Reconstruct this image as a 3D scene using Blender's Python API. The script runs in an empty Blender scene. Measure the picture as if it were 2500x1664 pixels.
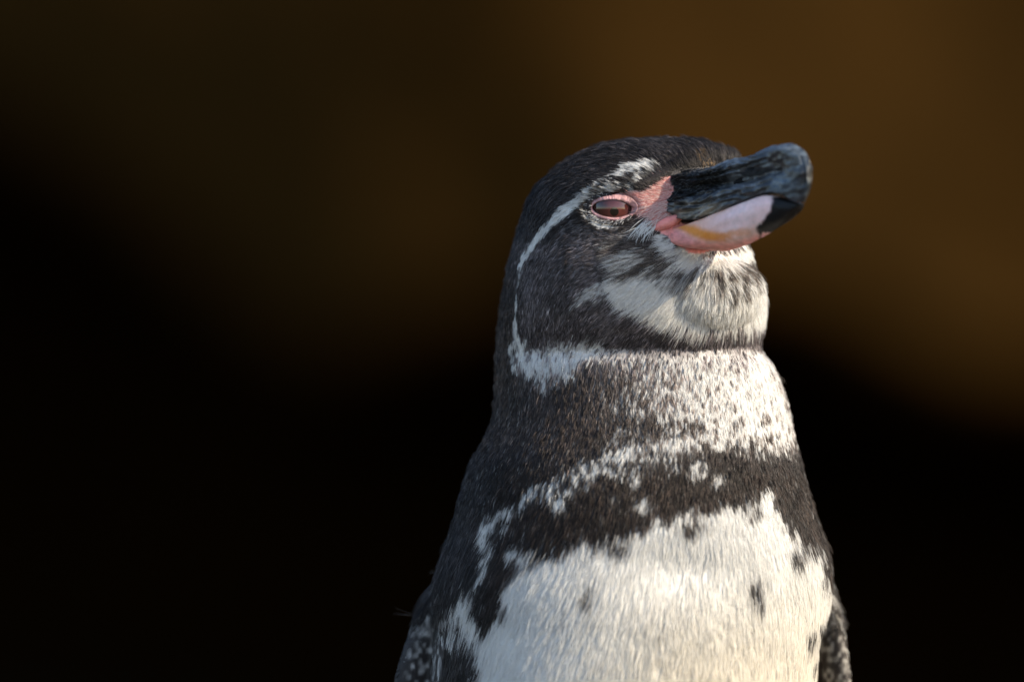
import bpy, bmesh, math
import numpy as np
from mathutils import Vector
from mathutils.bvhtree import BVHTree

sc = bpy.context.scene
COL = sc.collection
S = 0.00012            # metres per design unit
X0, Z0 = 1250.0, 3950.0
def W(p):              # design units (x right, y down, depth away) -> world metres
    p = np.asarray(p, float)
    return np.stack([(p[..., 0]-X0)*S, p[..., 2]*S, (Z0-p[..., 1])*S], -1)

# ------------------------------------------------------------------ camera, sky, sun, exposure
DIST = 3.2
cam = bpy.data.cameras.new('camera'); camo = bpy.data.objects.new('camera', cam); COL.objects.link(camo)
camo.location = (0.0, -DIST, (Z0-832)*S)
camo.rotation_euler = (math.radians(90), 0, 0)
cam.sensor_width = 36.0
cam.lens = 36.0*DIST/(2500*S)
cam.clip_start = 0.05; cam.clip_end = 300
cam.dof.use_dof = True
cam.dof.focus_distance = DIST-0.026
cam.dof.aperture_fstop = 4.4
sc.camera = camo

SUN_EL, SUN_AZ = math.radians(33), math.radians(20)     # azimuth: from +X towards the camera
sdir = Vector((math.cos(SUN_EL)*math.cos(SUN_AZ), -math.cos(SUN_EL)*math.sin(SUN_AZ), math.sin(SUN_EL)))
sun = bpy.data.lights.new('sun', 'SUN'); sun.energy = 3.4; sun.angle = math.radians(0.6); sun.color = (1, 0.84, 0.62)
suno = bpy.data.objects.new('sun', sun); COL.objects.link(suno)
suno.rotation_euler = sdir.to_track_quat('Z', 'Y').to_euler(); suno.location = (3, -1, 4)
world = bpy.data.worlds.new('World'); sc.world = world; world.use_nodes = True
wn = world.node_tree.nodes; wl = world.node_tree.links
sky = wn.new('ShaderNodeTexSky'); sky.sky_type = 'NISHITA'; sky.sun_disc = False
sky.sun_elevation = SUN_EL; sky.sun_rotation = math.radians(90)+SUN_AZ
wl.new(sky.outputs[0], wn['Background'].inputs[0]); wn['Background'].inputs[1].default_value = 0.15
sc.view_settings.view_transform = 'Standard'; sc.view_settings.look = 'None'
sc.view_settings.exposure = 1.15; sc.view_settings.gamma = 1.0
sc.render.engine = 'CYCLES'
sc.cycles.use_denoising = True
sc.cycles.max_bounces = 6
sc.cycles.use_adaptive_sampling = False

rng = np.random.default_rng(7)

# ------------------------------------------------------------------ helpers
def hsh(i, j, k, seed):
    h = (i*374761393 + j*668265263 + k*2147483647 + seed*974711) & 0xffffffff
    h = ((h ^ (h >> 13))*1274126177) & 0xffffffff
    return ((h ^ (h >> 16)) & 0xffff)/65535.0
def vnoise(x, y, z=None, seed=0):
    x = np.asarray(x, float); y = np.asarray(y, float); z = np.zeros_like(x) if z is None else np.asarray(z, float)
    xi, yi, zi = np.floor(x).astype(np.int64), np.floor(y).astype(np.int64), np.floor(z).astype(np.int64)
    fx, fy, fz = x-xi, y-yi, z-zi
    fx, fy, fz = [f*f*(3-2*f) for f in (fx, fy, fz)]
    r = 0
    for a in (0, 1):
        for b in (0, 1):
            for c in (0, 1):
                r = r + hsh(xi+a, yi+b, zi+c, seed)*(fx if a else 1-fx)*(fy if b else 1-fy)*(fz if c else 1-fz)
    return r*2-1
def fbm(x, y, z=None, seed=0, o=3):
    r, a = 0, 1.0
    z = np.zeros_like(np.asarray(x, float)) if z is None else z
    for k in range(o):
        r = r + a*vnoise(x*2**k, y*2**k, z*2**k, seed+k*11); a *= .5
    return r
def sstep(a, b, x):
    t = np.clip((x-a)/(b-a), 0, 1); return t*t*(3-2*t)
def catmull(P, n):
    P = np.asarray(P, float); m = len(P)
    Q = np.vstack([2*P[0]-P[1], P, 2*P[-1]-P[-2]])
    out = []
    for t in np.linspace(0, m-1, n):
        i = min(int(t), m-2); f = t-i
        p0, p1, p2, p3 = Q[i], Q[i+1], Q[i+2], Q[i+3]
        out.append(.5*(2*p1+(p2-p0)*f+(2*p0-5*p1+4*p2-p3)*f*f+(3*p1-p0-3*p2+p3)*f**3))
    return np.array(out)
def mesh_obj(name, verts, faces, mat, parent=None, smooth=True, col=None, world_space=False):
    me = bpy.data.meshes.new(name)
    v = np.asarray(verts, float) if world_space else W(verts)
    me.from_pydata(v.tolist(), [], faces); me.validate(); me.update()
    if smooth: me.polygons.foreach_set('use_smooth', [True]*len(me.polygons))
    if col is not None: set_col(me, col)
    me.materials.append(mat)
    o = bpy.data.objects.new(name, me); COL.objects.link(o)
    if parent is not None: o.parent = parent
    return o
def set_col(me, c):
    c = np.asarray(c, float)
    if c.shape[1] == 3: c = np.hstack([c, np.ones((len(c), 1))])
    a = me.attributes.new('col', 'FLOAT_COLOR', 'POINT'); a.data.foreach_set('color', c.astype(np.float32).ravel())
def fix_normals(o):
    bm = bmesh.new(); bm.from_mesh(o.data); bmesh.ops.recalc_face_normals(bm, faces=bm.faces); bm.to_mesh(o.data); bm.free()
def mat_attr(name, rough=.5, spec=.4, bump=None, coat=0, sss=0, vary=None, sheen=0):
    m = bpy.data.materials.new(name); m.use_nodes = True
    n, l = m.node_tree.nodes, m.node_tree.links; b = n['Principled BSDF']
    at = n.new('ShaderNodeAttribute'); at.attribute_name = 'col'
    src = at.outputs['Color']
    if vary:
        tc = n.new('ShaderNodeTexCoord'); nz = n.new('ShaderNodeTexNoise'); nz.inputs['Scale'].default_value = vary[0]; nz.inputs['Detail'].default_value = 5
        l.new(tc.outputs['Object'], nz.inputs['Vector'])
        mr = n.new('ShaderNodeMapRange'); mr.inputs['From Min'].default_value = .3; mr.inputs['From Max'].default_value = .7
        mr.inputs['To Min'].default_value = vary[1]; mr.inputs['To Max'].default_value = vary[2]
        l.new(nz.outputs['Fac'], mr.inputs['Value'])
        mx = n.new('ShaderNodeMix'); mx.data_type = 'RGBA'; mx.blend_type = 'MULTIPLY'; mx.inputs['Factor'].default_value = 1
        l.new(src, mx.inputs['A']); l.new(mr.outputs[0], mx.inputs['B']); src = mx.outputs['Result']
    l.new(src, b.inputs['Base Color'])
    b.inputs['Roughness'].default_value = rough; b.inputs['Specular IOR Level'].default_value = spec
    b.inputs['Coat Weight'].default_value = coat; b.inputs['Coat Roughness'].default_value = .03
    if sheen: b.inputs['Sheen Weight'].default_value = sheen
    if sss:
        b.inputs['Subsurface Weight'].default_value = sss; b.inputs['Subsurface Radius'].default_value = (1, .35, .25); b.inputs['Subsurface Scale'].default_value = .0015
    if bump:
        tc = n.new('ShaderNodeTexCoord'); mp = n.new('ShaderNodeMapping'); mp.inputs['Scale'].default_value = bump[2]; mp.inputs['Rotation'].default_value = bump[3]
        nz = n.new('ShaderNodeTexNoise'); nz.inputs['Scale'].default_value = bump[0]; nz.inputs['Detail'].default_value = 6
        bp = n.new('ShaderNodeBump'); bp.inputs['Strength'].default_value = bump[1]; bp.inputs['Distance'].default_value = .0006
        l.new(tc.outputs['Object'], mp.inputs['Vector']); l.new(mp.outputs[0], nz.inputs['Vector']); l.new(nz.outputs['Fac'], bp.inputs['Height']); l.new(bp.outputs[0], b.inputs['Normal'])
    return m

# ------------------------------------------------------------------ the setting: ground and the earth bank behind
def mat_rock(name, dark, light, scale, rough=.9):
    m = bpy.data.materials.new(name); m.use_nodes = True
    n, l = m.node_tree.nodes, m.node_tree.links; b = n['Principled BSDF']
    tc = n.new('ShaderNodeTexCoord'); nz = n.new('ShaderNodeTexNoise'); nz.inputs['Scale'].default_value = scale; nz.inputs['Detail'].default_value = 8
    cr = n.new('ShaderNodeValToRGB'); cr.color_ramp.elements[0].color = (*dark, 1); cr.color_ramp.elements[1].color = (*light, 1)
    cr.color_ramp.elements[0].position = .35; cr.color_ramp.elements[1].position = .65
    l.new(tc.outputs['Object'], nz.inputs['Vector']); l.new(nz.outputs['Fac'], cr.inputs[0]); l.new(cr.outputs[0], b.inputs['Base Color'])
    b.inputs['Roughness'].default_value = rough; b.inputs['Specular IOR Level'].default_value = .1
    bp = n.new('ShaderNodeBump'); bp.inputs['Strength'].default_value = .6; bp.inputs['Distance'].default_value = .02
    l.new(nz.outputs['Fac'], bp.inputs['Height']); l.new(bp.outputs[0], b.inputs['Normal'])
    return m
def grid_mesh(name, xs, zs, fn, mat):
    X, Z = np.meshgrid(xs, zs); P = fn(X, Z); V = P.reshape(-1, 3); nx = len(xs)
    F = [(j*nx+i, j*nx+i+1, (j+1)*nx+i+1, (j+1)*nx+i) for j in range(len(zs)-1) for i in range(nx-1)]
    return mesh_obj(name, V, F, mat, world_space=True)
M_ground = mat_rock('dark_earth', (.05, .036, .022), (.10, .07, .04), 9)
g = grid_mesh('ground', np.linspace(-12, 12, 121), np.linspace(-14, 10, 121),
              lambda X, Y: np.stack([X, Y, (.05*fbm(X*1.3, Y*1.3, seed=5)-.02)*sstep(.35, 1.2, np.hypot(X, Y))], -1), M_ground)
g['kind'] = 'structure'; g['label'] = 'dark brown bare earth the penguin stands on'; g['category'] = 'ground'

# bank: soil spur bent to grade light, undercut by a cave made for darkness
def bank_fn(X, Z):
    edge = np.interp(X, [-.9, -.5, -.36, -.24, -.14, -.06, .04, .14, .24, .34, .50, .9], [.62, .56, .50, .40, .31, .33, .34, .33, .30, .27, .25, .24]) + .04*fbm(X*5, Z*0, seed=21)
    hollow = sstep(.06, -.06, Z-edge)*sstep(-6, -4, X)*sstep(6, 4, X)
    bend = np.sqrt((X-.10)**2+.02)
    Y = 4.0 + np.where(X < .10, .75, .30)*(bend-.14)*sstep(5, 1, np.abs(X)) + .45*np.clip(Z-.3, 0, 9) + 3.6*hollow + .03*fbm(X*5, Z*5, seed=31)
    return np.stack([X, Y, Z], -1)
M_bank = bpy.data.materials.new('bank_soil'); M_bank.use_nodes = True  # one soil colour throughout, no lava
def build_bank_material():
    m = M_bank; n, l = m.node_tree.nodes, m.node_tree.links; b = n['Principled BSDF']
    at = n.new('ShaderNodeAttribute'); at.attribute_name = 'col'
    l.new(at.outputs['Color'], b.inputs['Base Color']); b.inputs['Roughness'].default_value = .95; b.inputs['Specular IOR Level'].default_value = 0
build_bank_material()
xs = np.concatenate([np.linspace(-8, -.9, 40), np.linspace(-.85, .95, 181), np.linspace(1, 8, 40)])
zs = np.concatenate([np.linspace(-.3, 1.0, 131), np.linspace(1.03, 3.2, 50)])
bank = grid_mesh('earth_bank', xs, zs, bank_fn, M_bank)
P = np.array([v.co for v in bank.data.vertices])
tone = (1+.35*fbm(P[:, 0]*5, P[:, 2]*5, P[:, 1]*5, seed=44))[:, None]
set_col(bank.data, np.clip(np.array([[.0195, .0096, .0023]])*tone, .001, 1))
bank['kind'] = 'structure'; bank['label'] = 'shadowy brown earth bank out of focus with a cave added to darken it'; bank['category'] = 'bank'

# ------------------------------------------------------------------ the penguin
penguin = bpy.data.objects.new('penguin', None); COL.objects.link(penguin)
penguin.location = ((1540-X0)*S, 0, 0); penguin.empty_display_size = .05
penguin['label'] = 'black and white penguin with raised pink-based black bill and speckled breast band'
penguin['category'] = 'penguin'
bpy.context.view_layer.update()
PINV = penguin.matrix_world.inverted()
def attach(o, parent=None):
    parent = parent or penguin
    o.parent = parent
    o.matrix_parent_inverse = PINV
    return o

# --- body: rings from the crown to the tail end (py, left, right, front, back)
RINGS = [
 (341, 1572, 1650, -40, 40), (345, 1528, 1695, -95, 80), (353, 1482, 1738, -135, 120), (366, 1440, 1772, -165, 150), (385, 1402, 1800, -190, 175),
 (412, 1362, 1808, -212, 200), (450, 1320, 1806, -232, 222), (500, 1290, 1800, -245, 242), (550, 1269, 1805, -252, 256), (600, 1253, 1828, -258, 266),
 (650, 1241, 1838, -268, 272), (700, 1231, 1856, -276, 277), (750, 1223, 1862, -276, 282), (800, 1217, 1860, -262, 288), (835, 1214, 1856, -247, 292), (858, 1212, 1860, -238, 294),
 (885, 1211, 1880, -250, 298), (920, 1211, 1900, -264, 304), (960, 1210, 1914, -282, 310), (1000, 1206, 1924, -300, 316), (1040, 1197, 1932, -318, 322),
 (1080, 1178, 1941, -336, 330), (1120, 1155, 1951, -354, 338), (1160, 1139, 1963, -370, 346), (1220, 1123, 1978, -392, 360), (1280, 1107, 1996, -412, 376),
 (1340, 1086, 2017, -430, 392), (1400, 1068, 2025, -448, 408), (1460, 1060, 2022, -462, 420), (1520, 1060, 2012, -474, 430), (1600, 1056, 1997, -488, 440),
 (1664, 1050, 1990, -498, 446), (1900, 1020, 2005, -525, 470), (2300, 985, 2040, -550, 500), (2800, 990, 2030, -540, 490), (3200, 1060, 1960, -490, 440),
 (3500, 1160, 1860, -400, 400), (3700, 1290, 1730, -250, 380), (3790, 1400, 1620, -120, 300)]
R = np.array(RINGS, float)
def ring_at(py):
    return [np.interp(py, R[:, 0], R[:, i]) for i in (1, 2, 3, 4)]
def smooth_rings():
    # fine resample by catmull on nonuniform rows
    rows = []
    for i in range(len(R)-1):
        n = max(1, int(round((R[i+1, 0]-R[i, 0])/14)))
        p0, p1, p2, p3 = R[max(i-1, 0)], R[i], R[i+1], R[min(i+2, len(R)-1)]
        for t in np.arange(n)/n:
            h = p2[0]-p1[0]
            m1 = (p2-p0)/max(p2[0]-p0[0], 1e-6)*h; m2 = (p3-p1)/max(p3[0]-p1[0], 1e-6)*h
            rows.append((2*t**3-3*t**2+1)*p1+(t**3-2*t**2+t)*m1+(-2*t**3+3*t**2)*p2+(t**3-t**2)*m2)
    rows.append(R[-1]); return np.array(rows)
def loft(rows, n=96, ex=2.15):
    V, F = [], []
    th = np.linspace(0, 2*math.pi, n, endpoint=False)
    c, s = np.cos(th), np.sin(th)
    cc = np.sign(c)*np.abs(c)**(2/ex); ss = np.sign(s)*np.abs(s)**(2/ex)
    for py, xl, xr, yf, yb in rows:
        xc, hw = (xl+xr)/2, (xr-xl)/2; yc = (yf+yb)/2*.6; 
        V += [((xc+hw*a), py, yc+(b*(yb-yc) if b > 0 else b*(yc-yf))) for a, b in zip(cc, ss)]
    m = len(rows)
    for j in range(m-1):
        for i in range(n):
            F.append((j*n+i, j*n+(i+1) % n, (j+1)*n+(i+1) % n, (j+1)*n+i))
    F.append(tuple(range(n))); F.append(tuple((m-1)*n+i for i in range(n)))
    return V, F
def ellipsoid(c, r, nu=32, nv=20):
    V, F = [], []
    for j in range(nv+1):
        a = math.pi*j/nv
        for i in range(nu):
            b = 2*math.pi*i/nu
            V.append((c[0]+r[0]*math.sin(a)*math.cos(b), c[1]+r[1]*math.cos(a), c[2]+r[2]*math.sin(a)*math.sin(b)))
    for j in range(nv):
        for i in range(nu): F.append((j*nu+i, j*nu+(i+1) % nu, (j+1)*nu+(i+1) % nu, (j+1)*nu+i))
    return V, F
def tube(stations, n=28):
    # stations: (x, py, depth, half width along dir, half thickness, angle of the width in the x-depth plane)
    V, F = [], []
    for (x, py, d, hw, ht, ang) in stations:
        for i in range(n):
            t = 2*math.pi*i/n; a, b = hw*math.cos(t), ht*math.sin(t)
            V.append((x+a*math.cos(ang)-b*math.sin(ang), py, d+a*math.sin(ang)+b*math.cos(ang)))
    for j in range(len(stations)-1):
        for i in range(n): F.append((j*n+i, j*n+(i+1) % n, (j+1)*n+(i+1) % n, (j+1)*n+i))
    F.append(tuple(range(n))); F.append(tuple((len(stations)-1)*n+i for i in range(n)))
    return V, F
pieces = [loft(smooth_rings())]
pieces.append(ellipsoid((1690, 712, -105), (162, 112, 163)))                 # fluffed throat
FL = catmull([(1130, 1350, 40, 20, 20, .5), (1092, 1430, 30, 44, 34, .5), (1060, 1530, 20, 62, 36, .55), (1028, 1664, 10, 78, 34, .6), (985, 1950, 0, 88, 30, .7), (950, 2250, 0, 74, 24, .8), (935, 2450, 10, 48, 18, .8), (930, 2530, 10, 14, 8, .8)], 30)
FR = catmull([(1985, 1330, 120, 20, 20, 2.3), (2000, 1430, 120, 40, 30, 2.3), (2018, 1540, 110, 60, 30, 2.3), (2030, 1664, 100, 74, 30, 2.25), (2060, 1950, 80, 86, 28, 2.2), (2085, 2250, 80, 72, 24, 2.2), (2090, 2450, 80, 46, 18, 2.2), (2090, 2530, 80, 14, 8, 2.2)], 30)
pieces.append(tube(FL)); pieces.append(tube(FR))
pieces.append(tube([(1500, 3300, 380, 130, 60, 0), (1500, 3500, 430, 110, 45, 0), (1500, 3700, 500, 80, 25, 0), (1500, 3880, 540, 30, 8, 0)]))   # tail
for cx in (1350, 1670):                                                     # legs
    pieces.append(tube([(cx, 3500, -60, 110, 110, 0), (cx, 3750, -70, 80, 80, 0), (cx, 3905, -80, 60, 62, 0)]))
V, F = [], []
for v, f in pieces:
    b = len(V); V += list(v); F += [tuple(b+i for i in q) for q in f]
raw = mesh_obj('body_raw', V, F, M_ground); fix_normals(raw)
md = raw.modifiers.new('remesh', 'REMESH'); md.mode = 'VOXEL'; md.voxel_size = 6.0*S; md.use_smooth_shade = True
ms = raw.modifiers.new('smooth', 'SMOOTH'); ms.factor = .5; ms.iterations = 14
me = bpy.data.meshes.new_from_object(raw.evaluated_get(bpy.context.evaluated_depsgraph_get()))
bpy.data.objects.remove(raw)
me.name = 'body'
nV = len(me.vertices)
co = np.empty(nV*3, np.float32); me.vertices.foreach_get('co', co); co = co.reshape(-1, 3).astype(float)
def to_px(p): return np.stack([p[:, 0]/S+X0, Z0-p[:, 2]/S, p[:, 1]/S], -1)
px = to_px(co)
tris0 = [tuple(p.vertices) for p in me.polygons]
bvh = BVHTree.FromPolygons([Vector(v) for v in px], tris0)
def surf(x, y):
    h = bvh.ray_cast(Vector((x, y, -2000)), Vector((0, 0, 1)))
    return h[0].z if h[0] is not None else -200.0
EX, EY = 1493.0, 511.0
eye_s = surf(EX, EY)
front = px[:, 2] < 60
# eye socket, brow ridge, cheek swell, belly dent shaped to give a shaded patch
px[:, 2] += np.where(front, 36*np.exp(-(((px[:, 0]-EX)/54)**2+((px[:, 1]-EY)/36)**2)**2), 0)
px[:, 2] -= np.where(front, 16*np.exp(-(((px[:, 0]-1500)/110)**2+((px[:, 1]-448+.12*(px[:, 0]-1500))/22)**2)), 0)
px[:, 2] -= np.where(front, 12*np.exp(-(((px[:, 0]-1440)/110)**2+((px[:, 1]-660)/90)**2)), 0)
px[:, 2] += np.where(front, 24*np.exp(-(((px[:, 0]-1670)/150)**2+((px[:, 1]-1395)/85)**2)), 0)
co = W(px); me.vertices.foreach_set('co', co.astype(np.float32).ravel()); me.update()
body = bpy.data.objects.new('body', me); COL.objects.link(body); attach(body)

# ------------------------------------------------------------------ plumage pattern (on the bird's own surface)
def seg_dist(x, y, pts):
    pts = np.asarray(pts, float); best = np.full(x.shape, 1e9); tt = np.zeros(x.shape)
    for i in range(len(pts)-1):
        a, b = pts[i, :2], pts[i+1, :2]; d = b-a
        t = np.clip(((x-a[0])*d[0]+(y-a[1])*d[1])/(d@d), 0, 1)
        r = np.hypot(x-a[0]-t*d[0], y-a[1]-t*d[1])
        m = r < best; best = np.where(m, r, best); tt = np.where(m, i+t, tt)
    return best, tt
def inside(x, y, poly):
    poly = np.asarray(poly, float); r = np.zeros(x.shape, bool)
    for i in range(len(poly)):
        a, b = poly[i], poly[(i+1) % len(poly)]
        c = ((a[1] > y) != (b[1] > y)) & (x < (b[0]-a[0])*(y-a[1])/((b[1]-a[1]) if b[1] != a[1] else 1e-9)+a[0])
        r ^= c
    return r
def soft(x, y, poly, edge):
    d, _ = seg_dist(x, y, list(poly)+[poly[0]])
    sd = np.where(inside(x, y, poly), d, -d)
    return sstep(-edge, edge, sd)
def stroke(x, y, pts, edge=.5):
    # pts: (x, y, half width, strength)
    d, t = seg_dist(x, y, pts); idx = np.arange(len(pts))
    w = np.interp(t, idx, [p[2] for p in pts]); s = np.interp(t, idx, [p[3] for p in pts])
    return s*sstep(w*(1+edge), w*(1-edge), d)
def blob(x, y, cx, cy, rx, ry, s=1): return s*np.exp(-(((x-cx)/rx)**2+((y-cy)/ry)**2)**1.5)

SKIN = [(1450, 512), (1456, 492), (1474, 477), (1500, 473), (1530, 476), (1560, 468), (1585, 452), (1600, 436), (1618, 424), (1630, 430), (1640, 470), (1650, 545), (1610, 556), (1592, 545), (1572, 528), (1550, 528), (1525, 537), (1490, 541), (1464, 531)]
SKIN2 = [(1600, 552), (1660, 545), (1760, 560), (1850, 570), (1848, 588), (1790, 600), (1740, 610), (1700, 622), (1672, 616), (1655, 598), (1628, 580), (1605, 566)]
BELLY = [(2060, 1420), (2006, 1400), (1994, 1350), (1975, 1318), (1955, 1322), (1940, 1300), (1915, 1275), (1893, 1240), (1880, 1195), (1862, 1186), (1850, 1205), (1800, 1212), (1760, 1218), (1715, 1222), (1690, 1212), (1660, 1232), (1640, 1262), (1602, 1258), (1560, 1275), (1515, 1292), (1480, 1300), (1440, 1300), (1400, 1320), (1350, 1335), (1310, 1345),
         (1262, 1372), (1248, 1395), (1232, 1420), (1250, 1455), (1215, 1475), (1195, 1515), (1175, 1500), (1150, 1450), (1130, 1440), (1120, 1470), (1160, 1540), (1168, 1590), (1150, 1640), (1140, 1700), (1130, 2300), (1230, 3300), (1800, 3300), (2000, 2400), (2010, 1700), (1992, 1600), (2020, 1500)]
NECKW = [(1880, 850), (1790, 868), (1700, 868), (1600, 862), (1520, 905), (1560, 1000), (1600, 1060), (1690, 1040), (1720, 1060), (1790, 1075), (1830, 1070), (1890, 1105), (1930, 1090), (1960, 1040)]
THROAT = [(1485, 680), (1530, 660), (1590, 668), (1650, 684), (1700, 696), (1760, 694), (1810, 698), (1850, 675), (1900, 660), (1910, 735), (1870, 768), (1830, 790), (1760, 800), (1690, 795), (1620, 772), (1560, 752), (1520, 732), (1500, 708)]
def pattern(p, jit=1.0, wob=True):
    """design-space points -> probability of white, skin mask, dark tint index"""
    x, y, z = p[:, 0].copy(), p[:, 1].copy(), p[:, 2]
    x0, y0 = x.copy(), y.copy()
    n1 = fbm(x/45, y/45, z/60, 1); n2 = fbm(x/45, y/45, z/60, 2)
    x = x+10*n1*jit; y = y+12*n2*jit
    fr = sstep(140, 20, z)                                # markings belong to the front and flanks
    w = np.zeros(len(p))
    # brow and cheek stripe
    w = np.maximum(w, (.9+.35*vnoise(x0/11, y0/11, z/14, seed=17))*stroke(x0+3*n1, y0+3*n2, [(1612, 418, 8, .4), (1585, 410, 12, .85), (1540, 415, 12, .95), (1508, 432, 8, .3), (1470, 458, 10, .5), (1430, 484, 12, .9), (1400, 505, 13, 1), (1352, 540, 11, 1), (1315, 575, 8, 1), (1290, 608, 7, .95), (1275, 640, 4.5, .85), (1266, 690, 3, .6), (1262, 750, 3.5, .65), (1254, 800, 6, .8), (1262, 838, 14, .95)]))
    w = np.maximum(w, stroke(x, y, [(1262, 838, 16, .95), (1285, 870, 26, .72), (1330, 892, 38, .66), (1380, 880, 38, .66), (1420, 860, 30, .70), (1460, 850, 24, .6), (1500, 862, 26, .35), (1560, 880, 30, .3)], .8))
    w = np.maximum(w, stroke(x, y, [(1450, 480, 10, .35), (1500, 462, 12, .45), (1560, 445, 14, .5), (1600, 432, 12, .5)], .7))
    w = np.maximum(w, .75*stroke(x0, y0, [(1437, 520, 5, .8), (1450, 540, 6, .9), (1475, 556, 6, .9), (1500, 556, 5, .5)]))
    w = np.maximum(w, stroke(x0, y0, [(1600, 548, 8, .35), (1575, 562, 10, .35), (1540, 578, 12, .25), (1480, 600, 12, .25)], .8))
    # chin and throat
    w = np.maximum(w, stroke(x0, y0, [(1605, 580, 8, .6), (1640, 608, 14, .8), (1690, 636, 16, .95), (1760, 632, 16, .95), (1830, 608, 16, .95), (1856, 600, 14, .95)], .5))
    w = np.maximum(w, 1.0*soft(x, y, THROAT, 18))
    w = np.maximum(w, np.interp(x, [1480, 1600, 1680, 1800], [.36, .42, .58, .62])*soft(x, y, [(1490, 640), (1560, 605), (1660, 645), (1800, 655), (1880, 640), (1880, 700), (1700, 715), (1520, 680)], 24))
    w = np.maximum(w, stroke(x, y, [(1395, 742, 8, .12), (1430, 728, 20, .22), (1480, 708, 26, .40)], 1.0))
    w = np.maximum(w, .07*soft(x, y, [(1400, 640), (1480, 640), (1560, 800), (1400, 830), (1300, 760)], 50))
    # lower neck, warm speckled white, fading towards the flank
    nw = soft(x, y, NECKW, 38)*np.interp(x, [1480, 1600, 1720, 1850, 1940], [.20, .46, .70, .84, .62])
    nw *= 1-.8*sstep(.12, .40, vnoise(x/34, y/20, z/40, seed=8))*sstep(985, 1040, y)
    w = np.maximum(w, nw)
    w = np.maximum(w, .22*soft(x, y, [(1480, 880), (1580, 870), (1640, 1080), (1520, 1090), (1460, 1000)], 70))
    # pale edge running outside the breast band down to the flank
    w = np.maximum(w, (.85+.5*vnoise(x/16, y/16, z/20, seed=9))*stroke(x, y, [(1790, 1050, 24, .7), (1700, 1060, 28, .65), (1600, 1090, 32, .65), (1520, 1112, 32, .62), (1440, 1142, 24, .62), (1380, 1165, 20, .62), (1310, 1195, 13, .6), (1255, 1225, 11, .55), (1205, 1255, 13, .7), (1190, 1285, 12, .7), (1196, 1320, 11, .7), (1182, 1360, 12, .6), (1170, 1400, 10, .5), (1130, 1445, 18, .7), (1100, 1475, 18, .6), (1120, 1530, 20, .6)], .9))
    w = np.maximum(w, stroke(x, y, [(1215, 1270, 8, .5), (1250, 1265, 7, .5)], .7))
    # belly
    jag = vnoise(x0/13, y0/90, z/60, seed=12); y = y+14*jag; x = x+5*vnoise(x0/40, y0/16, z/60, seed=13)
    bl = soft(x, y, BELLY, 17)
    w = np.maximum(w, bl)
    # white freckles in the band
    for cx, cy, r, s_ in [(1366, 1215, 17, 1), (1570, 1216, 20, .55), (1545, 1155, 18, .45), (1300, 1345, 24, .8), (1750, 1160, 20, .5), (1700, 1135, 24, .55), (1860, 1085, 20, .5), (1500, 1200, 14, .3), (1440, 1170, 12, .3), (1640, 1130, 18, .4), (1270, 1330, 20, .7)]:
        w = np.maximum(w, blob(x0, y0, cx, cy, r, r, s_))
    # dark freckles in the belly
    for cx, cy, rx, ry, s_ in [(1437, 1428, 17, 25, .75), (1836, 1415, 19, 32, .95), (1614, 1508, 10, 18, .5), (1980, 1528, 12, 30, .85), (1512, 1316, 30, 22, .65), (1680, 1262, 40, 24, .75), (1834, 1236, 18, 26, .75), (1170, 1600, 16, 55, .8), (1205, 1470, 22, 30, .6), (1930, 1330, 20, 26, .8), (1690, 1225, 30, 20, .5)]:
        w = w*(1-.97*blob(x0, y0, cx, cy, rx, ry, s_))
    # flippers: dark with pale flecks
    fl = ((x0 < 1100-.15*(y0-1500)) | (x0 > 1998)) & (y0 > 1480)
    w = np.where(fl, np.clip(.02+.7*vnoise(x0/9, y0/13, z/12, seed=4), 0, .5)*np.where(x0 < 1300, sstep(975, 1010, x0), .8), w)
    w = w*np.where(z > 140, 0, 1)*np.where(fl, 1, fr)
    skin = np.maximum(inside(x0, y0, SKIN), inside(x0, y0, SKIN2)) & (z < -60)
    return np.clip(w, 0, 1), skin
def dark_tone(p):
    x, y, z = p[:, 0], p[:, 1], p[:, 2]
    n = fbm(x/60, y/60, z/60, 61)
    base = np.array([.038, .033, .033])[None]
    cheek = np.array([.145, .125, .127])[None]; brown = np.array([.070, .051, .041])[None]; band = np.array([.034, .024, .019])[None]
    kc = (sstep(540, 640, y)*sstep(1050, 900, y)*sstep(1235, 1300, x))[:, None]
    kb = np.clip(sstep(860, 930, y)*sstep(1150, 1050, y)+.8*sstep(1290, 1240, x)*sstep(600, 700, y)*sstep(1100, 1000, y)+.5*sstep(60, 160, z), 0, 1)[:, None]
    kd = (sstep(1080, 1160, y)*sstep(1150, 1260, x))[:, None]
    c = base*(1-kc)+cheek*kc; c = c*(1-kb*.8)+brown*kb*.8; c = c*(1-kd)+band*kd
    c = c*(1+.35*n)[:, None]
    kf = (blob(x, y, 1668, 412, 70, 24, .8)*(z < 0))[:, None]; c = c*(1-kf)+np.array([.010, .009, .010])[None]*kf
    kp = (((x < 1100-.15*(y-1500)) | (x > 1998)) & (y > 1480))[:, None]; c = np.where(kp, c*.55, c)
    kt = (soft(x, y, [(1490, 620), (1560, 590), (1660, 630), (1860, 620), (1890, 720), (1700, 730), (1520, 700)], 25)*(z < 0))[:, None]; c = c*(1-kt)+np.array([.105, .085, .072])[None]*kt
    return c
WHITE = np.array([.80, .795, .77])
def white_tone(p):
    c = np.repeat(WHITE[None], len(p), 0)
    k = (sstep(1250, 1700, p[:, 1])*sstep(1300, 1700, p[:, 0]))[:, None]
    c = c*(1-k)+np.array([.80, .755, .66])[None]*k  # cream at lower right paints in some of the sun's warmth
    n = fbm(p[:, 0]/50, p[:, 1]/70, p[:, 2]/60, 71)[:, None]
    return np.clip(c*(1+.05*n), 0, .86)

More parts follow.
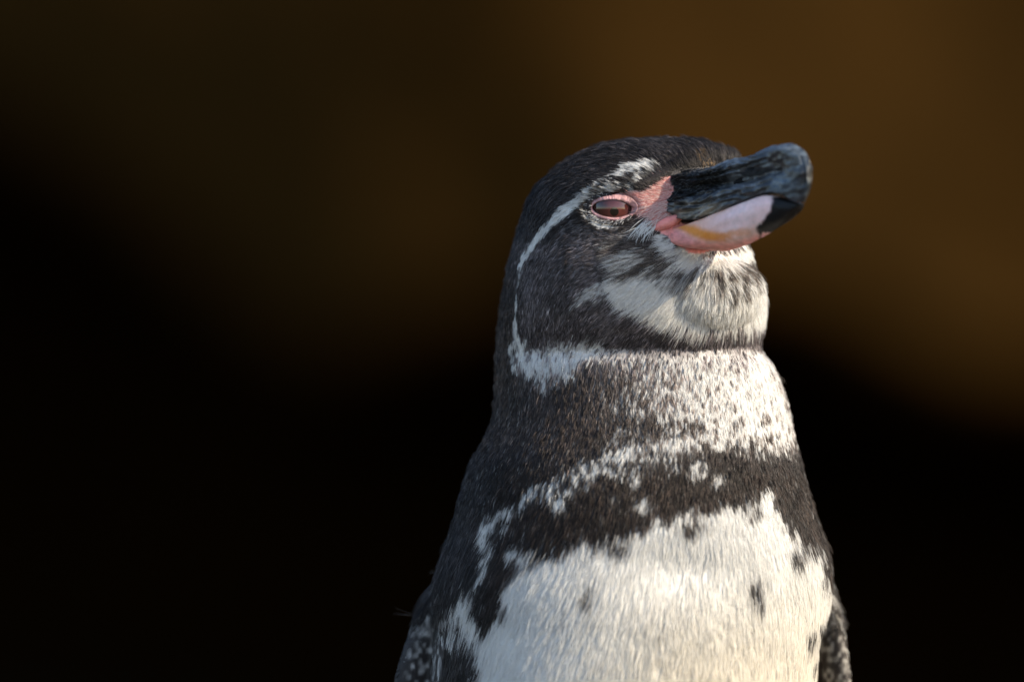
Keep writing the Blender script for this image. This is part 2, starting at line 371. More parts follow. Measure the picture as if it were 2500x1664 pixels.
px = to_px(co)
pw, skin = pattern(px)
bc = dark_tone(px)*(1-pw[:, None])+white_tone(px)*pw[:, None]*.8
wr = fbm(px[:, 0]/7+px[:, 1]/14, px[:, 1]/30-px[:, 0]/40, None, 81)
pink = np.array([.62, .27, .25])[None]*(1+.22*wr[:, None])
pk2 = np.array([.72, .29, .28])[None]*(1+.15*wr[:, None])
pink = np.where(inside(px[:, 0], px[:, 1], SKIN2)[:, None], pk2, pink)
bc = np.where(skin[:, None], pink, bc)
set_col(me, bc)
me.materials.clear(); me.materials.append(mat_attr('skin_and_down', .6, .3, bump=(900, .5, (1, 1, 1), (0, 0, 0)), vary=(700, .8, 1.15)))
me.polygons.foreach_set('use_smooth', [True]*len(me.polygons)); me.update()

# ------------------------------------------------------------------ feathers
me.calc_loop_triangles()
nt = len(me.loop_triangles)
ti = np.empty(nt*3, np.int32); me.loop_triangles.foreach_get('vertices', ti); ti = ti.reshape(-1, 3)
vn = np.empty(nV*3, np.float32); me.vertices.foreach_get('normal', vn); vn = vn.reshape(-1, 3).astype(float)
vn = np.stack([vn[:, 0], -vn[:, 2], vn[:, 1]], -1)                 # to design axes (x, down, depth)
A, B, C = px[ti[:, 0]], px[ti[:, 1]], px[ti[:, 2]]
area = .5*np.linalg.norm(np.cross(B-A, C-A), axis=1)
cen = (A+B+C)/3
nz_ = vn[ti[:, 0]][:, 2]
dens = np.full(nt, 1/17.0)                                          # clumps per square unit
dens *= np.where(cen[:, 1] < 1250, 1.25, .8)
dens *= np.where(nz_ > .35, .30, 1.0)                               # the back: fewer, wider
dens *= np.where(cen[:, 1] > 1760, 0, 1)
dens = np.where((cen[:, 1] > 1760) & (cen[:, 1] < 3700), 1/420.0, dens)
num = rng.poisson(dens*area)
sel = np.repeat(np.arange(nt), num); nC = len(sel)
u, v = rng.random(nC), rng.random(nC); fl_ = u+v > 1; u[fl_], v[fl_] = 1-u[fl_], 1-v[fl_]
cp = A[sel]+(B-A)[sel]*u[:, None]+(C-A)[sel]*v[:, None]
cn = vn[ti[sel, 0]]*(1-u-v)[:, None]+vn[ti[sel, 1]]*u[:, None]+vn[ti[sel, 2]]*v[:, None]
cn /= np.linalg.norm(cn, axis=1)[:, None]+1e-9
cw, cs = pattern(cp)
# bare: skin, eye, bill base
BILLBASE = [(1628, 432), (1650, 424), (1735, 412), (1830, 400), (1860, 570), (1700, 615), (1640, 560), (1632, 500)]
bare = cs | (inside(cp[:, 0], cp[:, 1], BILLBASE) & (cp[:, 2] < -60))
bare |= ((((cp[:, 0]-EX-3)/54)**2+((cp[:, 1]-EY+1)/31)**2) < 1) & (cp[:, 2] < 0)
keep = ~bare
cp, cn, cw = cp[keep], cn[keep], cw[keep]; nC = len(cp)
low = cp[:, 1] > 1760
# flow: away from the bill base over the head, then down the body
BP = np.array([1750., 556., -250.])
rad = cp-BP; rad[:, 2] = np.where(cp[:, 2] < 0, rad[:, 2]*.12, rad[:, 2]); dist = np.linalg.norm(rad, axis=1); rad /= dist[:, None]
down = np.stack([(cp[:, 0]-1640)/1100*sstep(900, 1300, cp[:, 1])-.10, np.ones(nC), .15*np.sign(cp[:, 2])], -1); down /= np.linalg.norm(down, axis=1)[:, None]
kk = sstep(240, 600, dist)[:, None]; kk = np.maximum(kk, sstep(800, 900, cp[:, 1])[:, None])
d = rad*(1-kk)+down*kk
nz1 = np.stack([fbm(cp[:, 0]/40, cp[:, 1]/40, cp[:, 2]/40, s_) for s_ in (91, 92, 93)], -1)
d = d+(.16-.09*sstep(1150, 1400, cp[:, 1]))[:, None]*nz1+rng.normal(0, .07, (nC, 3))
d -= cn*np.sum(d*cn, 1)[:, None]; d /= np.linalg.norm(d, axis=1)[:, None]+1e-9
# feather length
y_ = cp[:, 1]; x_ = cp[:, 0]
thr = soft(x_, y_, [(1480, 600), (1620, 590), (1700, 630), (1850, 610), (1890, 700), (1860, 800), (1700, 830), (1520, 770)], 25)*(cp[:, 2] < 0)
crown = sstep(560, 480, y_)
L = 20+12*crown+24*thr+30*sstep(1130, 1400, y_)
near_bill = sstep(130, 40, seg_dist(x_, y_, SKIN+[SKIN[0]])[0])*(cp[:, 2] < 0)
L *= 1-.35*near_bill*(1-thr)
L *= np.where(low, 2.2, 1.0)*rng.uniform(.8, 1.15, nC)
lift = (.15+.03*thr-.09*sstep(1150, 1400, y_))*rng.uniform(.6, 1.5, nC)*np.where(rng.random(nC) < .05, 2.4-1.4*np.maximum(thr, sstep(1150, 1300, y_)*(cn[:, 2] < -.25)), 1)
flip = ((x_ < 1100-.15*(y_-1500)) | (x_ > 1998)) & (y_ > 1480); kf = flip*sstep(1430, 1580, y_); L = L*(1-.72*kf); lift = lift*(1-.6*kf)
# colour of each feather: speckled by chance where the pattern is mixed
bx_, by_ = cp[:, 0]-1750, cp[:, 1]-556
angb = np.arctan2(by_, bx_); rb = np.hypot(bx_, by_)
lock = vnoise(angb*22, rb/110, None, 201)*.65+.35*vnoise(angb*50, rb/60, None, 202)         # locks fanning from the chin
fle = vnoise(cp[:, 0]/5, cp[:, 1]/13, cp[:, 2]/13, 203)*.75+.25*vnoise(cp[:, 0]/22, cp[:, 1]/22, cp[:, 2]/22, 204)   # feather-sized flecks
kz = (sstep(860, 820, cp[:, 1])*sstep(480, 380, rb)*(cp[:, 1] > 560))
rr_ = .5+(.85*lock*kz+1.15*fle*(1-kz))
rr_ = np.clip(.66*rr_+.34*rng.random(nC), .08, .92)
sharp = np.clip((cw-rr_)*3.2+.5, 0, 1)*sstep(.02, .12, cw)
mix = sharp*.86+cw*.14
tip_w = np.clip(mix+(rng.random(nC) < .05)*.2*(y_ > 820), 0, 1)
dk = dark_tone(cp)*rng.lognormal(-.1, .42, nC)[:, None]; wh = white_tone(cp)*rng.uniform(.9, 1.03, nC)[:, None]
dk = dk*(1+1.3*sstep(.2, .6, cw)*sstep(1130, 1050, y_)*sstep(840, 880, y_))[:, None]
# tan feathers on the forelock
tan = blob(x_, y_, 1718, 396, 16, 12)*(rng.random(nC) < .45)*(cp[:, 2] < -60)
dk = dk*(1-tan[:, None])+np.array([.22, .14, .07])[None]*tan[:, None]
K = 5; NP = 4
nS = nC*K
rep = np.repeat(np.arange(nC), K)
side = np.cross(cn, d)
wid = np.where(low, 9.0, np.where(cn[:, 2] > .35, 5.5, 2.1))+1.0*thr+1.2*sstep(1200, 1450, y_)
off = rng.normal(0, 1, (nS, 2))*wid[rep][:, None]*np.array([[.75, 1.0]])
root = cp[rep]+side[rep]*off[:, :1]+d[rep]*off[:, 1:]-cn[rep]*1.5
sl = L[rep]*rng.uniform(.8, 1.15, nS)
sd = d[rep]+side[rep]*(-off[:, :1]/np.maximum(sl[:, None], 1)*.35)+rng.normal(0, .05, (nS, 3))
t = np.linspace(0, 1, NP)[None, :, None]
lf = (lift[rep]*sl)[:, None, None]
pts = root[:, None]+sd[:, None]*sl[:, None, None]*t+cn[rep][:, None]*lf*(1.9*t-1.45*t*t)
base_r = np.where(low, 2.0, np.where(cn[:, 2] > .35, 1.5, .62+.2*sstep(1250, 1450, y_)))[rep]*rng.uniform(.75, 1.2, nS)
rad_t = np.array([1, 1, .8, .3])[None]*base_r[:, None]
bw = np.clip(mix*.9, 0, 1)
ct = dk*(1-tip_w[:, None])+wh*tip_w[:, None]; cb = dk*(1-bw[:, None])+wh*bw[:, None]
sv = np.where(mix[rep] > .5, rng.uniform(.95, 1.04, nS), rng.lognormal(-.1, .5, nS))[:, None, None]
tt_ = np.array([0, .33, .66, 1])[None, :, None]
cols = np.clip((cb[rep][:, None]*(1-tt_)+ct[rep][:, None]*tt_)*sv, 0, .88)
hc = bpy.data.hair_curves.new('plumage')
hc.add_curves([NP]*nS)
hc.points.foreach_set('position', W(pts.reshape(-1, 3)).astype(np.float32).ravel())
ra = hc.attributes.get('radius') or hc.attributes.new('radius', 'FLOAT', 'POINT')
ra.data.foreach_set('value', (rad_t*S).astype(np.float32).ravel())
ca = hc.attributes.new('col', 'FLOAT_COLOR', 'POINT')
ca.data.foreach_set('color', np.concatenate([cols, np.ones((nS, NP, 1))], -1).astype(np.float32).ravel())
M_feather = mat_attr('feather', .45, .35)
def soften(m):
    n, l = m.node_tree.nodes, m.node_tree.links; b = n['Principled BSDF']; out = n['Material Output']
    at = [q for q in n if q.type == 'ATTRIBUTE'][0]
    tr = n.new('ShaderNodeBsdfTranslucent'); mx = n.new('ShaderNodeMixShader'); mx.inputs[0].default_value = .5
    l.new(at.outputs['Color'], tr.inputs[0]); l.new(b.outputs[0], mx.inputs[1]); l.new(tr.outputs[0], mx.inputs[2]); l.new(mx.outputs[0], out.inputs[0])
soften(M_feather)
hc.materials.append(M_feather)
plum = bpy.data.objects.new('plumage', hc); COL.objects.link(plum); attach(plum); plum['kind'] = 'stuff'
print('feather strands', nS)

# ------------------------------------------------------------------ bill
f_ = np.array([.62, .26, -.74]); f_ /= np.linalg.norm(f_)           # (x right, up, depth)
r_ = np.array([-.767, 0, -.642]); u_ = np.cross(r_, f_); 
if u_[1] < 0: u_ = -u_
P0 = np.array([1660., 500.]); Y0 = -168.
def solve(x, y, w):
    M = np.array([[f_[0], u_[0]], [f_[1], u_[1]]]); q = np.array([x-P0[0]-w*r_[0], P0[1]-y-w*r_[1]])
    a, c = np.linalg.solve(M, q)
    k = 1+(Y0+a*f_[2]+w*r_[2]+c*u_[2])*S/3.2                     # nearer things look larger: keep the true size
    q = np.array([1250+(x-1250)*k-P0[0]-w*r_[0], P0[1]-(832+(y-832)*k)-w*r_[1]])
    a, c = np.linalg.solve(M, q); return a, w, c
def place(a, w, c):
    q = a*f_+w*r_+c*u_; return (P0[0]+q[0], P0[1]-q[1], Y0+q[2])
def bill_part(name, curves, mat, colf, N=44, across=7, ridge=0, seed=0, grooves=None):
    loc = [catmull([solve(*p) for p in c], N) for c in curves]            # each N x 3 local
    loc = np.array(loc)                                                  # K x N x 3
    rows = []
    for j in range(N):
        prof = loc[:, j]                                                 # from the middle line out to the edge
        near = catmull(prof, across*(len(prof)-1)+1)
        far = near.copy(); far[:, 1] *= -1
        if abs(prof[0, 1]) < 1e-6: ring = np.vstack([far[::-1], near[1:]])
        else: ring = np.vstack([far, near[::-1]])
        rows.append(ring)
    rows = np.array(rows); n = rows.shape[1]
    if ridge:
        a, w, c = rows[..., 0], rows[..., 1], rows[..., 2]
        dsp = fbm(a/70, c/10+1.6*np.sin(a/45), np.sign(w)*5.0, seed)*ridge*1.5*sstep(420, 250, a)+.8*ridge*fbm(a/45, c/26, w/26, seed+3)
        rows[..., 1] += dsp*np.sign(w)*sstep(0, 12, np.abs(w)); rows[..., 2] += .6*dsp*sstep(20, 0, np.abs(w))
    if grooves:
        q = np.array([place(*t_) for t_ in rows.reshape(-1, 3)]); qx, qy = q[:, 0], q[:, 1]; dw = np.zeros(len(q))
        kx = 1+q[:, 2]*S/3.2; qx, qy = 1250+(qx-1250)/kx, 832+(qy-832)/kx
        for g_ in grooves: dw = np.maximum(dw, 9*stroke(qx, qy, g_, .8))
        dw = dw.reshape(rows.shape[:2]); wv = rows[..., 1]; m_ = np.where(wv > 8, dw, 0)
        m_ = np.maximum(m_, m_[:, ::-1])
        rows[..., 1] = wv-np.sign(wv)*m_
    V = [place(*q) for q in rows.reshape(-1, 3)]; F = []
    for j in range(N-1):
        for i in range(n): F.append((j*n+i, j*n+(i+1) % n, (j+1)*n+(i+1) % n, (j+1)*n+i))
    F.append(tuple(range(n))); F.append(tuple((N-1)*n+i for i in range(n)))
    V = np.array(V)
    o = mesh_obj(name, V, F, mat, col=colf(V, rows.reshape(-1, 3))); fix_normals(o); return attach(o)
UP = [
 [(1690, 417, 0), (1733, 408, 0), (1775, 396, 0), (1820, 383, 0), (1865, 366, 0), (1905, 352, 0), (1940, 352, 0), (1965, 369, 0), (1979, 402, 0), (1977, 445, 0)],
 [(1650, 428, 45), (1700, 424, 40), (1748, 412, 34), (1795, 398, 30), (1842, 381, 27), (1882, 367, 25), (1918, 367, 23), (1945, 383, 18), (1966, 411, 12), (1974, 450, 5)],
 [(1640, 438, 50), (1690, 440, 42), (1742, 430, 36), (1796, 416, 31), (1846, 402, 28), (1886, 388, 26), (1920, 388, 24), (1945, 400, 19), (1964, 424, 12), (1973, 456, 5)],
 [(1620, 455, 58), (1682, 462, 40), (1740, 454, 24), (1796, 442, 14), (1846, 430, 12), (1884, 418, 17), (1916, 412, 23), (1941, 422, 20), (1961, 441, 13), (1971, 464, 5)],
 [(1622, 488, 68), (1680, 495, 62), (1735, 485, 54), (1790, 468, 47), (1840, 452, 40), (1876, 445, 34), (1906, 446, 29), (1931, 453, 22), (1951, 464, 14), (1965, 477, 5)],
 [(1640, 530, 66), (1688, 536, 62), (1745, 516, 56), (1796, 494, 49), (1846, 475, 42), (1880, 468, 36), (1906, 476, 30), (1929, 485, 22), (1945, 492, 14), (1958, 494, 5)]]
LO = [
 [(1612, 558, 64), (1660, 553, 59), (1720, 531, 52), (1775, 509, 44), (1830, 488, 37), (1870, 477, 31), (1900, 487, 26), (1925, 494, 20), (1945, 498, 12)],
 [(1628, 578, 70), (1680, 576, 67), (1735, 556, 59), (1785, 534, 52), (1832, 511, 45), (1870, 500, 38), (1900, 508, 30), (1925, 512, 21), (1945, 507, 11)],
 [(1655, 600, 60), (1702, 600, 56), (1753, 585, 48), (1800, 568, 41), (1840, 551, 34), (1873, 542, 28), (1900, 537, 20), (1922, 528, 13), (1940, 514, 6)],
 [(1740, 612, 0), (1775, 612, 0), (1812, 602, 0), (1842, 589, 0), (1868, 576, 0), (1892, 562, 0), (1914, 546, 0), (1931, 532, 0), (1945, 516, 0)]]
def up_col(V, loc):
    x, y = V[:, 0], V[:, 1]
    n = fbm(loc[:, 0]/30, loc[:, 2]/7, loc[:, 1]/30, 101); n2 = fbm(x/16, y/16, V[:, 2]/16, 102)
    c = np.array([[.016, .019, .024]])*(1+.9*np.clip(n, -.9, 1.2)[:, None])
    n4 = fbm(x/38, y/24, V[:, 2]/38, 103)
    g = np.clip(n2*.5+n4*.9-.15+.5*blob(x, y, 1925, 372, 40, 26), 0, 1)[:, None]*.085; c = c+g*np.array([[.8, 1, 1.15]])  # the blob at the tip is sky sheen painted into the horn
    crease_shade = stroke(x, y, [(1958, 395, 3, .6), (1966, 425, 5, .9), (1966, 455, 6, .9), (1958, 485, 5, .8)], .6)[:, None]
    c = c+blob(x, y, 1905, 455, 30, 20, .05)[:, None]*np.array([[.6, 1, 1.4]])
    c = c*(1-.9*crease_shade)  # shade of the nail crease put into the colour, along its groove
    rim_sheen = blob(x, y, 1800, 446, 40, 22, .15)[:, None]; c = c+rim_sheen*np.array([[.9, 1, 1.1]])*(.6+.8*np.clip(n2, -.5, 1)[:, None])  # painted highlight around the nostril
    baseblk = blob(x, y, 1665, 452, 60, 32, .85)[:, None]; c = c*(1-baseblk)+np.array([[.008, .009, .011]])*baseblk
    pale = blob(x, y, 1695, 518, 60, 22, .75)[:, None]*np.clip(.6+n, 0, 1)[:, None]
    c = c*(1-pale)+np.array([[.30, .26, .20]])*pale
    return np.clip(c, .006, 1)
def lo_col(V, loc):
    x, y = V[:, 0], V[:, 1]
    n = fbm(x/20, y/20, V[:, 2]/20, 111)[:, None]; n3 = fbm(x/9, y/5, None, 112)[:, None]
    c = np.array([[.76, .56, .57]])*(1+.10*n)+np.array([[.05, .02, .02]])*n3
    base = sstep(1790, 1690, x)[:, None]; c = c*(1-.75*base)+np.array([[.76, .43, .32]])*.75*base
    org = stroke(x+8*n[:, 0], y+5*n[:, 0], [(1652, 553, 8, .9), (1685, 566, 13, 1), (1720, 578, 13, 1), (1765, 582, 9, .8), (1815, 568, 6, .3)], .6)[:, None]
    c = c*(1-org)+np.array([[.66, .25, .05]])*org
    low_ = np.clip(soft(x, y, [(1600, 556), (1650, 562), (1690, 586), (1730, 598), (1790, 594), (1850, 574), (1950, 566), (1860, 640), (1640, 640)], 11), 0, 1)[:, None]
    c = c*(1-low_)+np.array([[.74, .31, .29]])*(1+.25*n3)*low_
    blk = sstep(-4, 4, x-(1880-.30*(y-470)+6*n[:, 0]-14*np.exp(-((y-560)/16)**2)))[:, None]
    blk = blk*np.where((x > 1850) & (y > 572+(1850-x)*.0) & (loc[:, 1] < 20), .0+(x > 1885), 1)[:, None]
    c = c*(1-blk)+np.array([[.006, .0065, .008]])*blk
    return np.clip(c, .004, .9)
M_horn = mat_attr('dark_horn', .32, .5, bump=(300, .5, (1, 1, 2.5), (0, .35, 0)), vary=(900, .7, 1.3))
M_pinkhorn = mat_attr('pink_horn', .5, .16, bump=(600, .25, (1, 1, 1), (0, 0, 0)), sss=.15, vary=(500, .9, 1.08))
upper = bill_part('upper_mandible', UP, M_horn, up_col, N=150, across=14, ridge=5.5, seed=121, grooves=[
    [(1700, 452, 3, .6), (1760, 447, 5, 1), (1806, 441, 7, 1.4), (1850, 430, 5, 1), (1905, 416, 4, .6)],
    [(1650, 500, 3, .5), (1700, 500, 4, .9), (1760, 484, 4, .9), (1820, 462, 4, .9), (1880, 440, 4, .6)],
    [(1690, 436, 3, .7), (1740, 428, 3.5, .8), (1800, 411, 3.5, .8), (1870, 388, 3, .5)],
    [(1640, 462, 3, .8), (1662, 474, 3, .9), (1690, 478, 3, .8), (1730, 470, 3, .4)],
    [(1640, 515, 3, .7), (1670, 520, 3, .7), (1720, 508, 3, .5), (1770, 490, 3, .3)],
    [(1955, 385, 3, .6), (1963, 415, 4, .9), (1962, 450, 4, .9)]])
lower = bill_part('lower_mandible', LO, M_pinkhorn, lo_col, N=70, across=8, ridge=.8, seed=131)
upper['label'] = 'ridged blue-black upper bill with hooked tip'; lower['label'] = 'pink lower bill with orange base and black tip'

def flat_ellipsoid(name, c, r, mat, tilt=0, nu=24, nv=14, col=None):
    V, F = ellipsoid((0, 0, 0), r, nu, nv); V = np.array(V)
    ct_, st_ = math.cos(tilt), math.sin(tilt)
    V = np.stack([V[:, 0]*ct_-V[:, 1]*st_+c[0], V[:, 0]*st_+V[:, 1]*ct_+c[1], V[:, 2]+c[2]], -1)
    o = mesh_obj(name, V, F, mat, col=np.repeat(np.array([col]), len(V), 0)); fix_normals(o); return attach(o)
ub = BVHTree.FromPolygons([Vector(q) for q in to_px(np.array([v.co for v in upper.data.vertices]))], [tuple(p.vertices) for p in upper.data.polygons])
hh = ub.ray_cast(Vector((1798, 448, -2000)), Vector((0, 0, 1)))[0]
M_dark = mat_attr('nostril_shade', .7, .2)  # solid dark oval, its colour stands in for shade inside the nostril
nos = flat_ellipsoid('nostril', (1798, 448, hh.z-4), (16, 7, 5), M_dark, -.35, col=(.004, .004, .005))
nos.parent = upper; 
# coral fold of flesh at the corner of the mouth
gz = surf(1620, 545)
M_skin = mat_attr('pink_skin', .5, .4, bump=(800, .5, (1, 1, 1), (0, 0, 0)), sss=.2, vary=(600, .85, 1.12))
gape = flat_ellipsoid('gape_fold', (1626, 547, gz-2), (40, 14, 15), M_skin, -.42, col=(.66, .23, .20))

# ------------------------------------------------------------------ eye
RE = 60.0; EC = np.array([EX+2, EY+1, eye_s-4+RE])
th = np.linspace(0, 2*math.pi, 65)[:-1]
def ball(c, r, n=64, m=48):
    V, F = ellipsoid(c, (r, r, r), n, m); return np.array(V), F
V, F = ball(EC, RE)
gaze = np.array([.045, .13, -1.0]); gaze /= np.linalg.norm(gaze)
ang = np.degrees(np.arccos(np.clip(((V-EC)/RE)@gaze, -1, 1)))
nn = fbm(V[:, 0]/5, V[:, 1]/5, None, 141)
ic = np.array([[.075, .020, .017]])*(1+.25*nn[:, None])*np.interp(ang, [8, 14, 30, 45], [1.3, 1.1, .7, .3])[:, None]
eye = mesh_obj('eye', V, F, mat_attr('eye_gloss', .06, .4, coat=.35), col=np.clip(ic, .003, 1)); fix_normals(eye); attach(eye)
# pupil: a small spherical cap just proud of the iris
t1 = np.cross(gaze, [0, 1, 0]); t1 /= np.linalg.norm(t1); t2 = np.cross(gaze, t1)
V = [EC+gaze*(RE+.35)]; F = []; nr, na = 5, 28
for j in range(1, nr+1):
    a = math.radians(10.0)*j/nr
    for i in range(na):
        b = 2*math.pi*i/na; V.append(EC+(RE+.35)*(math.cos(a)*gaze+math.sin(a)*(math.cos(b)*t1+math.sin(b)*t2)))
for i in range(na): F.append((0, 1+i, 1+(i+1) % na))
for j in range(nr-1):
    for i in range(na): F.append((1+j*na+i, 1+(j+1)*na+i, 1+(j+1)*na+(i+1) % na, 1+j*na+(i+1) % na))
pup = mesh_obj('pupil', V, F, mat_attr('pupil_gloss', .1, .5, coat=1.0), col=np.repeat([[.002, .002, .002]], len(V), 0)); fix_normals(pup); attach(pup); pup.parent = eye
# eyelids: a pink rim between the almond opening and the feathers
def sphere_z(x, y):
    q = RE**2-(x-EC[0])**2-(y-EC[1])**2; return EC[2]-math.sqrt(max(q, 0))
na = 240; rows = []
for i in range(na):
    t = 2*math.pi*i/na; c_, s_ = math.cos(t), math.sin(t)
    ix = 1494+49*c_; iy = 511+(22*abs(s_)**1.2 if s_ > 0 else -20*abs(s_)**(1.1 if c_ < 0 else 1.7))+(1.5*c_)
    ox = 1494+(55 if c_ < 0 else 60)*c_; oy = 510+(31 if s_ > 0 else 35)*np.sign(s_)*abs(s_)**1.05
    prof = []
    wz = fbm(np.array([t*7.]), np.array([.3]), None, 151)[0]
    for k_, (m_, h_) in enumerate([(-.15, 3), (0, -1.5), (.15, -3), (.35, -3.2), (.55, -2.4), (.8, -.5), (1.0, 2), (1.2, 9)]):
        x, y = ix+(ox-ix)*m_, iy+(oy-iy)*m_
        z_in = sphere_z(ix, iy); z_out = surf(ox, oy)
        mm = min(max(m_, 0), 1); z = z_in*(1-mm)+z_out*mm
        prof.append((x, y, z+h_+1.0*math.sin(t*46+5*wz)*mm*(1-mm)*2.4*(1 if s_ < .2 else .35)))
    rows.append(prof)
kq = len(rows[0]); V = np.array(rows).reshape(-1, 3); F = []
for i in range(na):
    for j in range(kq-1): F.append((i*kq+j, i*kq+j+1, ((i+1) % na)*kq+j+1, ((i+1) % na)*kq+j))
nn = fbm(V[:, 0]/6, V[:, 1]/6, None, 161)
lc = np.array([[.40, .22, .22]])*(1+.35*nn[:, None])
kr = np.array([.06, .10, .75, 1.05, 1.05, .85, .7, .6])[np.arange(len(V)) % kq][:, None]; lc = lc*kr*(1+.25*fbm(V[:, 0]/14, V[:, 1]/14, None, 163))[:, None]
lid = mesh_obj('eyelid', V, F, M_skin, col=np.clip(lc, 0, 1)); fix_normals(lid); attach(lid)

# ------------------------------------------------------------------ fine bristles on the bare skin, bill base and stray wisps
def hair_object(name, P, Rr, Cc, mat):
    n, m = P.shape[:2]
    h = bpy.data.hair_curves.new(name); h.add_curves([m]*n)
    h.points.foreach_set('position', W(P.reshape(-1, 3)).astype(np.float32).ravel())
    ra = h.attributes.get('radius') or h.attributes.new('radius', 'FLOAT', 'POINT'); ra.data.foreach_set('value', (Rr*S).astype(np.float32).ravel())
    ca = h.attributes.new('col', 'FLOAT_COLOR', 'POINT'); ca.data.foreach_set('color', np.concatenate([Cc, np.ones((n, m, 1))], -1).astype(np.float32).ravel())
    h.materials.append(mat); o = bpy.data.objects.new(name, h); COL.objects.link(o); o['kind'] = 'stuff'; return attach(o)
bvh2 = BVHTree.FromPolygons([Vector(q) for q in px], tris0)
def lay(x, y, ang, ln, lift, curve, bv, n=5):
    """a strand that follows the surface bv from (x, y), heading ang (image plane), bending by curve"""
    out = []; a = ang
    for i in range(n):
        h = bv.ray_cast(Vector((x, y, -2000)), Vector((0, 0, 1)))[0]
        z = h.z if h is not None else (out[-1][2] if out else -200)
        if out and z > out[-1][2]+8: z = out[-1][2]+8
        out.append((x, y, z-.8-lift*math.sin(math.pi*min(1, (i+.4)/n))))
        x += ln/(n-1)*math.cos(a); y += ln/(n-1)*math.sin(a); a += curve/(n-1)
    return out
P, Cc, Rr = [], [], []
def add(pts, col, r):
    P.append(pts); Cc.append([col]*len(pts)); Rr.append(np.array([1, 1, .9, .7, .3])*r)
D2 = math.radians
for _ in range(1500):                                   # pale down over the pink lore
    x, y = rng.uniform(1520, 1645), rng.uniform(425, 556)
    if not inside(np.array([x]), np.array([y]), SKIN)[0]: continue
    if ((x-EX)/62)**2+((y-EY)/42)**2 < 1: continue
    c = np.array([.70, .40, .37])*rng.uniform(.7, 1.15) if rng.random() < .75 else np.array([.78, .66, .62])
    add(lay(x, y, D2(178-30*(y-490)/60+rng.normal(0, 14)), rng.uniform(12, 26), 1.5, rng.normal(0, .3), bvh2), np.clip(c, 0, .85), .55)
for _ in range(38):                                    # long white bristles sweeping back below the lore
    x, y = rng.uniform(1590, 1648), rng.uniform(496, 536); t = (y-496)/40
    add(lay(x, y, D2(168-32*t+rng.normal(0, 8)), rng.uniform(35, 75), 5, rng.uniform(-.5, .1), bvh2), (.74, .62, .60), .5)
for _ in range(40):
    x, y = rng.uniform(1560, 1605), rng.uniform(535, 562)
    add(lay(x, y, D2(135+rng.normal(0, 14)), rng.uniform(30, 55), 5, rng.uniform(-.6, 0), bvh2), (.76, .78, .78), .8)
for _ in range(220):                                    # dark fringe where the crown meets the skin
    x = rng.uniform(1560, 1640); y = 470-.62*(x-1560)+rng.normal(0, 5)
    add(lay(x, y, D2(205+rng.normal(0, 12)), rng.uniform(20, 34), 3, rng.normal(0, .2), bvh2), np.array([.03, .026, .026])*rng.uniform(.5, 2), .75)
for _ in range(260):                                    # tan forelock
    x, y = rng.uniform(1680, 1745), rng.uniform(385, 412)
    c = np.array([.30, .19, .09]) if rng.random() < .30*(x > 1698) else np.array([.03, .024, .02])
    add(lay(x, y, D2(rng.normal(255, 22)), rng.uniform(14, 28), 3, rng.normal(0, .4), bvh2), c*rng.uniform(.6, 1.2), .7)
for _ in range(900):                                    # wiry black feathering over the bill base
    x, y = rng.uniform(1624, 1740), rng.uniform(418, 500)
    if y > 500-.42*(x-1624): continue
    r0 = math.hypot(x-1650, (y-500)); a0 = math.atan2(y-505, x-1650)+math.pi/2
    c = np.array([.014, .016, .019])*rng.uniform(.5, 1.2) if rng.random() < .85 else np.array([.10, .105, .11])
    add(lay(x, y, D2(-8+.32*(460-y))+rng.normal(0, .25), rng.uniform(18, 42), 2.5, rng.uniform(-.7, .7), ub), c, .8)
for _ in range(60):                                     # loose fluff standing off the forehead and crown
    x = rng.uniform(1690, 1812); y = np.interp(x, [1690, 1740, 1812], [350, 358, 392])+rng.normal(0, 3)
    a = D2(rng.normal(-75, 30)); ln = rng.uniform(6, 16); z = rng.uniform(-60, 30)
    add([(x+ln*i/4*math.cos(a), y+ln*i/4*math.sin(a), z) for i in range(5)], (.20, .14, .09), .45)
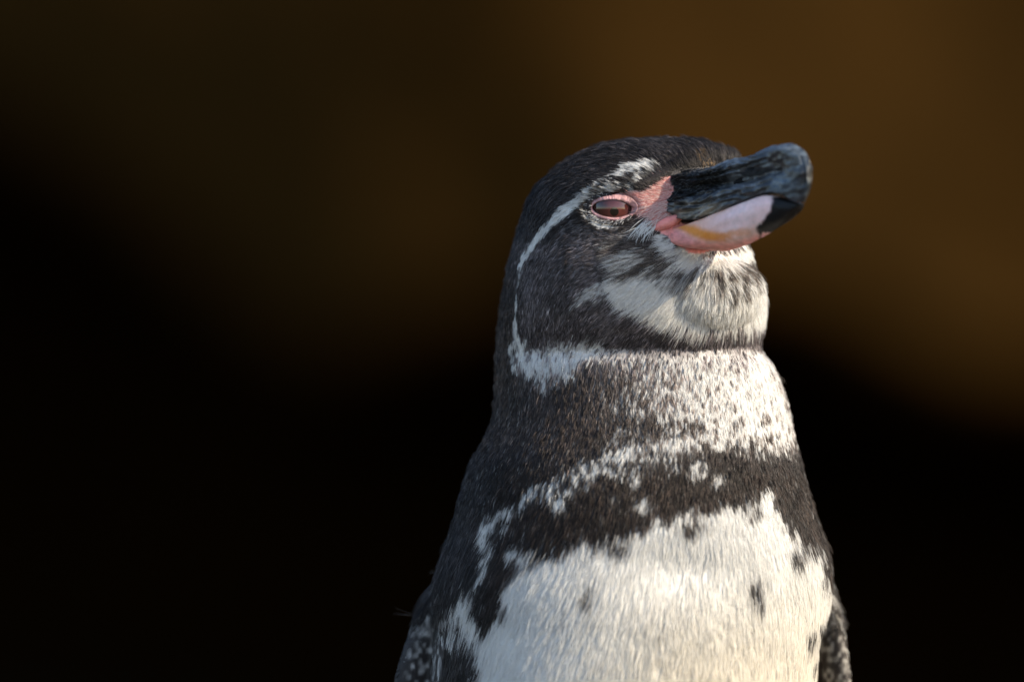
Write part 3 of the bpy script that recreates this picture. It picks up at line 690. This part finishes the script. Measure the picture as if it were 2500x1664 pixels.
for x, y, a, ln in [(1004, 1500, 178, 44), (1903, 918, 40, 22), (2003, 1280, 75, 24), (1060, 1392, 140, 16)]:
    a = D2(a); zz = 0.0
    for q in range(4):
        aa = a+rng.normal(0, .12); l2 = ln*rng.uniform(.7, 1.1); ox, oy = rng.normal(0, 2, 2)
        add([(x+ox+l2*i/4*math.cos(aa+i*.05), y+oy+l2*i/4*math.sin(aa+i*.05), zz) for i in range(5)], (.10, .085, .07), .32)
for _ in range(330):                                    # short feathers closing in on the lids
    t_ = rng.uniform(.15, 1.25)*math.pi if rng.random() < .8 else rng.uniform(1.25, 1.5)*math.pi
    x, y = 1492+math.cos(t_)*rng.uniform(50, 60), 511+math.sin(t_)*rng.uniform(29, 36)
    c = np.array([.70, .68, .66]) if rng.random() < (.45 if .3*math.pi < t_ < .95*math.pi else .15) else np.array([.05, .043, .043])*rng.uniform(.5, 1.6)
    add(lay(x, y, t_*.35+.65*math.pi+rng.normal(0, .25), rng.uniform(9, 17), 2.5, rng.normal(0, .3), bvh), np.clip(c, 0, .85), .65)
bristles = hair_object('bristles', np.array(P, float), np.array(Rr, float), np.array(Cc, float), M_feather)

# ------------------------------------------------------------------ feet (below the picture)
M_foot = mat_attr('black_foot', .6, .3)
for cx in (1350, 1670):
    V, F = [], []
    prof = [(0, 75, 60), (-90, 95, 50), (-200, 150, 34), (-300, 190, 24), (-360, 200, 14)]
    n = 20
    for j, (dz, hw, ht) in enumerate(prof):
        for i in range(n):
            t = 2*math.pi*i/n; ctq = math.cos(t)
            toe = 1+.06*math.cos(ctq*3*math.pi)*(j/4)
            V.append((cx+hw*ctq, 3950-max(0, ht*(1+math.sin(t)))*toe, -40+dz-30*(j == 4)*math.cos(ctq*3*math.pi)))
    for j in range(len(prof)-1):
        for i in range(n): F.append((j*n+i, j*n+(i+1) % n, (j+1)*n+(i+1) % n, (j+1)*n+i))
    F.append(tuple(range(n))); F.append(tuple(4*n+i for i in range(n)))
    o = mesh_obj('foot', V, F, M_foot, col=np.repeat([[.03, .028, .028]], len(V), 0)); fix_normals(o); attach(o)
